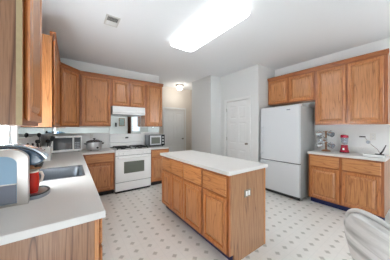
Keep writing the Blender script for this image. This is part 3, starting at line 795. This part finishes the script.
# white utensil holder and the black utensils standing in it
ux, uy = -0.335, 3.30
t = thing('utensil_holder', 'white square utensil holder on the counter beyond the coffee maker', 'utensil holder', (ux, uy, CT))
bm = nb(); q = 0.085; w_ = 0.005
for a in ((-q, q, -q, -q+w_), (-q, q, q-w_, q), (-q, -q+w_, -q+w_, q-w_), (q-w_, q, -q+w_, q-w_)): box(bm, *a, 0, 0.20)
box(bm, -q+w_, q-w_, -q+w_, q-w_, 0, 0.008)
obj('box', bm, 'white', t)
for x in (-0.012, 0.02): obj('hole', B(x-0.006, x+0.006, -q-0.001, -q-0.0002, 0.158, 0.170), 'black', t)
def utensil(name, label, top, head):
    b = Vector((0.45*math.copysign(0.05, top[0]), 0.6*math.copysign(0.045, top[1]), 0.012)); tp = Vector(top)
    t = thing(name, label, 'utensil', (ux, uy, CT), 0, 'black utensils in the white holder')
    dr = (tp-b).normalized()
    obj('handle', tube(nb(), [b, b+(tp-b)*0.5, tp], [0.006, 0.006, 0.005], 8), 'black', t, True)
    bm = nb(); nrm = dr.orthogonal().normalized()
    # head: shaped blade lying along the handle, facing the room
    side = dr.cross(Vector((-0.2, -1, 0.1))).normalized(); nr = side.cross(dr)
    prof = {'spoon': [(0, .006), (.02, .022), (.045, .033), (.07, .028), (.088, .012)], 'spatula': [(0, .006), (.015, .03), (.05, .036), (.09, .038), (.095, .036)],
            'ladle': [(0, .008), (.012, .034), (.035, .042), (.06, .034), (.072, .014)]}[head]
    f = []; k = []
    for s_, wd in prof:
        s_ *= 0.8; wd *= 0.72
        c = tp+dr*s_; bow = nr*(0.012*math.sin(s_*30) if head != 'spatula' else 0)
        f.append((bm.verts.new(c+side*wd+nr*0.003), bm.verts.new(c+bow+nr*0.004), bm.verts.new(c-side*wd+nr*0.003)))
        k.append((bm.verts.new(c+side*wd-nr*0.003), bm.verts.new(c+bow-nr*0.002), bm.verts.new(c-side*wd-nr*0.003)))
    for i in range(len(f)-1):
        for j in range(2):
            bm.faces.new((f[i][j], f[i][j+1], f[i+1][j+1], f[i+1][j])); bm.faces.new((k[i][j+1], k[i][j], k[i+1][j], k[i+1][j+1]))
        bm.faces.new((f[i][0], f[i+1][0], k[i+1][0], k[i][0])); bm.faces.new((f[i][2], k[i][2], k[i+1][2], f[i+1][2]))
    for e in (0, -1):
        bm.faces.new((f[e][0], f[e][1], k[e][1], k[e][0])); bm.faces.new((f[e][1], f[e][2], k[e][2], k[e][1]))
    obj('head', bm, 'black', t, True)
utensil('slotted_spoon', 'black spoon standing tallest in the white utensil holder', (-0.05, 0.045, 0.33), 'spoon')
utensil('ladle', 'black ladle leaning to the room side of the white holder', (0.052, -0.045, 0.25), 'ladle')
utensil('spatula', 'black spatula leaning farthest out towards the microwave', (0.085, 0.045, 0.27), 'spatula')
utensil('serving_spoon', 'black spoon leaning low over the front of the white holder', (-0.052, -0.05, 0.25), 'ladle')

# knife block behind the coffee maker
t = thing('knife_block', 'dark knife block with black handles just behind the coffee maker', 'knife block', (-0.365, 2.72, CT), -90)
bm = prism(nb(), [(-0.09, 0), (0.06, 0), (0.10, 0.14), (-0.03, 0.23)], 'y', -0.07, 0.07, bev=0.004)
obj('block', bm, 'wood_dark', t)
up = Vector((-0.13, 0, 0.09)).cross(Vector((0, 1, 0))).normalized()
up = Vector((0.569, 0, 0.822))
for i, (a, y) in enumerate([(0.2, -0.04), (0.2, 0.0), (0.2, 0.04), (0.55, -0.03), (0.55, 0.03), (0.82, 0.0)]):
    p = Vector((-0.03+0.13*a, y, 0.23-0.09*a))+up*0.001
    L_ = (0.10, 0.095, 0.09, 0.085, 0.085, 0.07)[i]
    k = thing('kitchen_knife', ['black knife handle at the near top of the dark block', 'black knife handle in the middle of the block top row', 'black knife handle at the far top of the dark block',
        'black knife handle near side of the middle row in the dark block', 'black knife handle far side of the middle row in the dark block', 'short black knife handle lowest in the dark block'][i], 'knife', (-0.365, 2.72, CT), -90, 'knives in the dark block')
    bm = nb(); tube(bm, [p, p+up*0.012], 0.007, 8); obj('bolster', bm, 'steel', k, True)
    bm = nb(); tube(bm, [p+up*0.0122, p+up*L_*0.5, p+up*L_], [0.009, 0.011, 0.010], 8); obj('handle', bm, 'black', k, True)

# coffee maker (faces the room, +X); its water tank is the side towards the camera
kx0, ky0 = -0.441, 1.462
t = thing('coffee_maker', 'silver and blue-black single-cup coffee maker on the near counter', 'coffee maker', (kx0, ky0, CT))
def arch(x0, x1, z0, z1, r, n=8, r2=None):
    pts = [(x0, z0), (x1, z0)]
    for k in range(n+1):
        a = math.radians(90*k/n); pts.append((x1-r+r*math.cos(a), z1-r*0.8+r*0.8*math.sin(a)))
    pts.append((x0, z1)); return pts
# arched silver side frame: outer minus inner outline, as a strip
outer = arch(0.0, 0.220, 0.0, 0.338, 0.085); inner = arch(0.0, 0.172, 0.014, 0.300, 0.06)
bm = nb()
y0, y1 = 0.0, 0.055
vo0 = [bm.verts.new((x, y0+0.006, z)) for x, z in outer]; vi0 = [bm.verts.new((x, y0, z)) for x, z in inner]
vo1 = [bm.verts.new((x, y1, z)) for x, z in outer]; vi1 = [bm.verts.new((x, y1, z)) for x, z in inner]
k = len(outer)
for i in range(k-1):
    bm.faces.new((vo0[i], vo0[i+1], vi0[i+1], vi0[i])); bm.faces.new((vo1[i+1], vo1[i], vi1[i], vi1[i+1]))
    bm.faces.new((vo0[i+1], vo0[i], vo1[i], vo1[i+1])); bm.faces.new((vi0[i], vi0[i+1], vi1[i+1], vi1[i]))
bm.faces.new((vo0[0], vi0[0], vi1[0], vo1[0])); bm.faces.new((vo0[-1], vi0[-1], vi1[-1], vo1[-1]))
obj('side_frame', bm, 'silver', t, True)
inn = arch(0.004, 0.1705, 0.0155, 0.2985, 0.06)
tank = obj('water_tank', prism(nb(), inn, 'y', 0.008, 0.070), 'tank', t, True)
obj('tank_base', B(0.006, 0.1685, 0.0045, 0.0078, 0.018, 0.128), 'water', tank)
obj('level_strip', B(0.004, 0.1695, 0.0025, 0.0078, 0.1285, 0.134), 'silver', tank)
# body column and brew head with a long curved lid
obj('body', B(0.0, 0.155, 0.0865, 0.305, 0.0, 0.225, bev=0.008), 'blue_gloss', t)
head = [(0.0, 0.2255), (0.18, 0.2255), (0.235, 0.215), (0.275, 0.232), (0.287, 0.25), (0.262, 0.285), (0.225, 0.315), (0.17, 0.338), (0.09, 0.35), (0.0, 0.352)]
hd = obj('brew_head', prism(nb(), head, 'y', 0.088, 0.305, bev=0.014), 'blue_gloss', t)
# lid band riding over the head
top = [(-0.0, 0.3535), (0.09, 0.3515), (0.172, 0.3395), (0.229, 0.3165), (0.266, 0.286), (0.292, 0.251)]
bm = nb(); rows = []
for i, (x, z) in enumerate(top):
    rows.append([bm.verts.new((x, 0.125, z)), bm.verts.new((x, 0.27, z)), bm.verts.new((x+0.006, 0.27, z+0.009)), bm.verts.new((x+0.006, 0.125, z+0.009))])
for a, b in zip(rows, rows[1:]):
    for q in range(4): bm.faces.new((a[q], a[(q+1) % 4], b[(q+1) % 4], b[q]))
bm.faces.new(rows[0]); bm.faces.new(rows[-1])
obj('lid_handle', bm, 'lid_blue', hd)
obj('spout', lathe(nb(), [(0, 0.19), (0.02, 0.19), (0.03, 0.222), (0, 0.222)], 0.245, 0.195, 0, 16), 'black', hd, True)
# rounded drip tray
pts = [(0.157, 0.06), (0.235, 0.06)]+[(0.24+0.072*math.sin(PI*k/10), 0.18-0.12*math.cos(PI*k/10)) for k in range(1, 10)]+[(0.24, 0.30), (0.157, 0.30)]
dt = obj('drip_tray', prism(nb(), pts, 'z', 0.0, 0.022), 'steel_dark', t)
bm = nb(); tube(bm, [(0.158, 0.068, 0.022)]+[(0.236+0.068*math.sin(PI*k/10), 0.18-0.112*math.cos(PI*k/10), 0.022) for k in range(11)]+[(0.158, 0.29, 0.022)], 0.007, 8)
obj('tray_rim', bm, 'black', dt, True)

mx_, my_, mz_ = kx0+0.210, ky0+0.168, CT+0.0225
t = thing('coffee_mug', 'tall red mug with pale handle standing in the coffee maker', 'mug', (mx_, my_, mz_))
bm = lathe(nb(), [(0, 0), (0.036, 0), (0.039, 0.008), (0.044, 0.05), (0.044, 0.10), (0.040, 0.138), (0.037, 0.138), (0.038, 0.10), (0.037, 0.02), (0, 0.015)], n=30)
obj('cup', bm, 'red', t, True)
obj('rim', lathe(nb(), [(0.041, 0.1385), (0.043, 0.150), (0.037, 0.150), (0.037, 0.1385), (0.041, 0.1385)], n=30), 'cream', t, True)
bm = nb(); tube(bm, [(0.038, 0.012, 0.130), (0.052, 0.014, 0.130), (0.060, 0.015, 0.105), (0.054, 0.014, 0.072), (0.041, 0.010, 0.062)], 0.0085, 10)
obj('handle', bm, 'cream', t, True)

# ------------------------------------------------------------------ things on the right counter
CR = RT+0.0005
# mug tree
tx, ty = 3.93, 1.212
t = thing('mug_tree', 'brown wooden mug tree with round base on the right counter', 'mug tree', (tx, ty, CR))
obj('base', lathe(nb(), [(0, 0), (0.07, 0), (0.072, 0.012), (0.055, 0.028), (0.03, 0.034), (0, 0.034)], n=24), 'wood_dark', t, True)
obj('trunk', lathe(nb(), [(0.016, 0.034), (0.013, 0.18), (0.013, 0.345), (0.02, 0.36), (0.014, 0.38), (0, 0.385)], n=14), 'wood_dark', t, True)
pegs = [(200, 0.27), (320, 0.27), (260, 0.20), (150, 0.195), (215, 0.12), (325, 0.12)]
labs = ['silvery mug at the top left of the wooden mug tree', 'silvery mug at the top right of the wooden mug tree', 'silvery mug facing the room at the middle of the mug tree',
        'silvery mug at the middle left of the mug tree', 'silvery mug hanging lowest on the left of the mug tree', 'silvery mug hanging lowest on the right of the mug tree']
# directions as seen from the room: x' towards the room's left (world +Y), depth towards the viewer (world -X)
spots = [(0.085, -0.04, 0.325), (-0.075, -0.04, 0.33), (0.0, -0.095, 0.222), (0.09, 0.03, 0.215), (0.08, -0.045, 0.11), (-0.082, -0.04, 0.12)]
for (sy, sx, z), lb in zip(spots, labs):
    dirv = Vector((sx, sy, 0)).normalized()
    pg = nb(); tube(pg, [Vector((0, 0, z+0.03)), Vector((sx, sy, 0))*0.45+Vector((0, 0, z+0.055))], 0.005, 8); obj('peg', pg, 'wood_dark', t)
    m = thing('hanging_mug', lb, 'mug', (tx+sx, ty+sy, CR+z), 0, 'mugs on the mug tree')
    ax = (dirv+Vector((0, 0, -0.25))).normalized()
    q = Vector((0, 0, 1)).rotation_difference(ax).to_matrix().to_4x4()
    bm = lathe(nb(), [(0, -0.034), (0.034, -0.034), (0.044, -0.022), (0.047, 0.05), (0.043, 0.05), (0.039, -0.016), (0, -0.024)], n=20); rot_copy(bm, q)
    obj('cup', bm, 'mug', m, True)
    up_ = (Vector((0, 0, 1))-ax*ax.z).normalized()
    bm = nb(); tube(bm, [up_*0.042+ax*0.03, up_*0.062+ax*0.024, up_*0.064-ax*0.004, up_*0.040-ax*0.014], 0.005, 8)
    obj('handle', bm, 'mug', m, True)

# blender
t = thing('blender', 'small red blender with clear jar on the right counter', 'blender', (3.95, 0.945, CR))
obj('base', lathe(nb(), [(0, 0), (0.066, 0), (0.066, 0.012), (0.056, 0.05), (0.048, 0.10), (0.046, 0.115), (0, 0.115)], n=28), 'red_metal', t, True)
obj('jar', lathe(nb(), [(0.040, 0.116), (0.046, 0.14), (0.054, 0.222), (0.050, 0.222), (0.042, 0.14), (0.0, 0.122), (0, 0.116)], n=28), 'clear', t, True)
obj('lid', lathe(nb(), [(0, 0.223), (0.056, 0.223), (0.057, 0.245), (0.05, 0.262), (0.02, 0.268), (0, 0.268)], n=28), 'red_metal', t, True)
obj('foot_ring', lathe(nb(), [(0, -0.0003), (0.069, -0.0003), (0.069, 0.010), (0.0665, 0.012), (0.0665, 0.0)], n=28), 'black', t, True)
obj('button', B(-0.066, -0.052, -0.012, 0.012, 0.045, 0.07, bev=0.003), 'steel', t)

for ch in t.children: ch.scale = (1.0, 1.0, 1.2)

# flat tray and the jointed gadget on it
o = obj('flat_tray', rot_copy(B(-0.06, 0.06, -0.115, 0.115, 0.0, 0.036, bev=0.006), Matrix.Identity(4)), 'white'); o.location = (3.74, 0.545, CR)
tag(o, 'flat white box lying near the end of the right counter', 'box')
GZ = CR+0.0365
t = thing('jointed_gadget', 'thin jointed metal arm with black grip standing on the flat white box', 'gadget', (3.75, 0.515, GZ))
obj('base_foot', B(-0.025, 0.025, -0.075, 0.02, 0, 0.014, bev=0.004), 'black', t)
obj('arm', tube(nb(), [(0, -0.04, 0.012), (0.01, 0.0, 0.085), (0.02, 0.095, 0.18), (0.02, 0.135, 0.262)], 0.005, 8), 'chrome', t, True)
obj('grip', tube(nb(), [(0.02, 0.128, 0.264), (0.02, 0.20, 0.264)], 0.0095, 8), 'black', t, True)
bm = lathe(nb(), [(0, -0.012), (0.024, -0.012), (0.026, 0), (0.024, 0.012), (0, 0.012)], n=18); rot_copy(bm, Matrix.Translation((0.02, 0.098, 0.182)) @ Matrix.Rotation(PI/2, 4, 'Y'))
obj('joint', bm, 'steel_dark', t, True)
obj('lever', tube(nb(), [(0, -0.035, 0.012), (0, -0.06, 0.06), (0, -0.093, 0.15)], [0.012, 0.009, 0.005], 8), 'black', t, True)

# ------------------------------------------------------------------ dining chair in the near right corner
ex, ey = -0.65, -0.76
deg = math.degrees(math.atan2(ey, ex))
t = thing('dining_chair', 'pale grey upholstered chair with a rounded back in the near right corner', 'chair', (1.149, 0.141, 0), deg)
def back_outline(n=56, grow=0.0):
    pts = []
    for i in range(n):
        a = 2*PI*i/n; c, s_ = math.cos(a), math.sin(a)
        x = (0.205+grow)*math.copysign(abs(c)**0.88, c); z = 0.768+(0.205+grow)*math.copysign(abs(s_)**0.92, s_)
        x *= 1+0.7*(z-0.84)
        pts.append((x, z))
    return pts
def lean(z): return 0.02-(z-0.45)*0.12
def back_shell(grow_list, y_list):
    bm = nb(); lv = []
    for g, y in zip(grow_list, y_list):
        lv.append([bm.verts.new((x, y+lean(z)+0.25*x*x, z)) for x, z in back_outline(grow=g)])
    for a, b in zip(lv, lv[1:]):
        for i in range(len(a)): bm.faces.new((a[i], a[(i+1) % len(a)], b[(i+1) % len(b)], b[i]))
    bm.faces.new(lv[0]); bm.faces.new(list(reversed(lv[-1])))
    return bm
obj('backrest', back_shell([-0.10, -0.05, -0.022, -0.012, -0.012, -0.022, -0.06, -0.10], [-0.028, -0.024, -0.014, 0.0, 0.03, 0.042, 0.05, 0.052]), 'vinyl', t, True)
pts = [(x, 0.008+lean(z)+0.25*x*x, z) for x, z in back_outline(grow=0.0)]
obj('back_rim', tube(nb(), pts, 0.011, 10, closed=True), 'vinyl', t, True)
bm = nb(); lv = []
for ins, z in ((0.03, 0.395), (0.0, 0.41), (0.0, 0.445), (0.015, 0.465), (0.06, 0.475)):
    lv.append([bm.verts.new((p[0], p[1], z)) for p in rrect(-0.225+ins, 0.225-ins, 0.075+ins, 0.50-ins, 0.10-ins*0.5)])
for a, b in zip(lv, lv[1:]):
    for i in range(len(a)): bm.faces.new((a[i], a[(i+1) % len(a)], b[(i+1) % len(a)], b[i]))
bm.faces.new(lv[-1]); bm.faces.new(list(reversed(lv[0])))
obj('seat', bm, 'vinyl', t, True)
for sx in (-1, 1):
    obj('back_post', tube(nb(), [(sx*0.10, 0.10, 0.43), (sx*0.095, 0.06, 0.52), (sx*0.08, 0.028, 0.66)], 0.012, 10), 'steel_dark', t, True)
    obj('leg', tube(nb(), [(sx*0.17, 0.12, 0.394), (sx*0.20, 0.07, 0.0)], [0.018, 0.012], 10), 'steel_dark', t, True)
    obj('leg', tube(nb(), [(sx*0.17, 0.44, 0.394), (sx*0.20, 0.47, 0.0)], [0.018, 0.012], 10), 'steel_dark', t, True)

# ------------------------------------------------------------------ rear of the room (seen in the mirror)
t = thing('framed_picture', 'grey-green framed picture on the rear wall, reflected in the stove mirror', 'picture', (2.50, YREAR, 1.76), 180)
bm = nb()
for a in ((-0.17, 0.17, 0.21, 0.24), (-0.17, 0.17, -0.24, -0.21), (-0.17, -0.14, -0.21, 0.21), (0.14, 0.17, -0.21, 0.21)): box(bm, a[0], a[1], -0.02, -0.0005, a[2], a[3])
obj('frame', bm, 'wood_dark', t); obj('print', B(-0.14, 0.14, -0.010, -0.0005, -0.21, 0.21), 'paint_pic', t)

t = thing('brown_drape', 'brown drape beside the small rear window, reflected in the stove mirror', 'curtain', (2.93, YREAR+0.05, 0.0), 180)
bm = nb(); cols_ = 28
f0 = [bm.verts.new((-0.10+0.20*i/cols_, 0.014*math.sin(i*1.5), 0.25)) for i in range(cols_+1)]
f1 = [bm.verts.new((-0.10+0.20*i/cols_, 0.014*math.sin(i*1.5), 2.36)) for i in range(cols_+1)]
for i in range(cols_): bm.faces.new((f0[i], f0[i+1], f1[i+1], f1[i]))
bmesh.ops.solidify(bm, geom=list(bm.faces), thickness=0.004)
obj('cloth', bm, 'brown', t, True)
obj('rod', tube(nb(), [(-0.16, 0.0, 2.375), (0.16, 0.0, 2.375)], 0.010, 10), 'brass', t, True)
for x in (-0.15, 0.15): obj('bracket', B(x-0.008, x+0.008, -0.004, 0.0495, 2.386, 2.402), 'brass', t)

t = thing('wall_phone', 'dark wall telephone left of the framed picture in the stove mirror', 'telephone', (2.16, YREAR, 1.60), 180)
obj('phone_body', B(-0.05, 0.05, -0.035, -0.0005, -0.12, 0.12, bev=0.008), 'black', t)
obj('handset', B(-0.028, 0.028, -0.065, -0.0355, -0.115, 0.115, bev=0.010), 'slot', t)
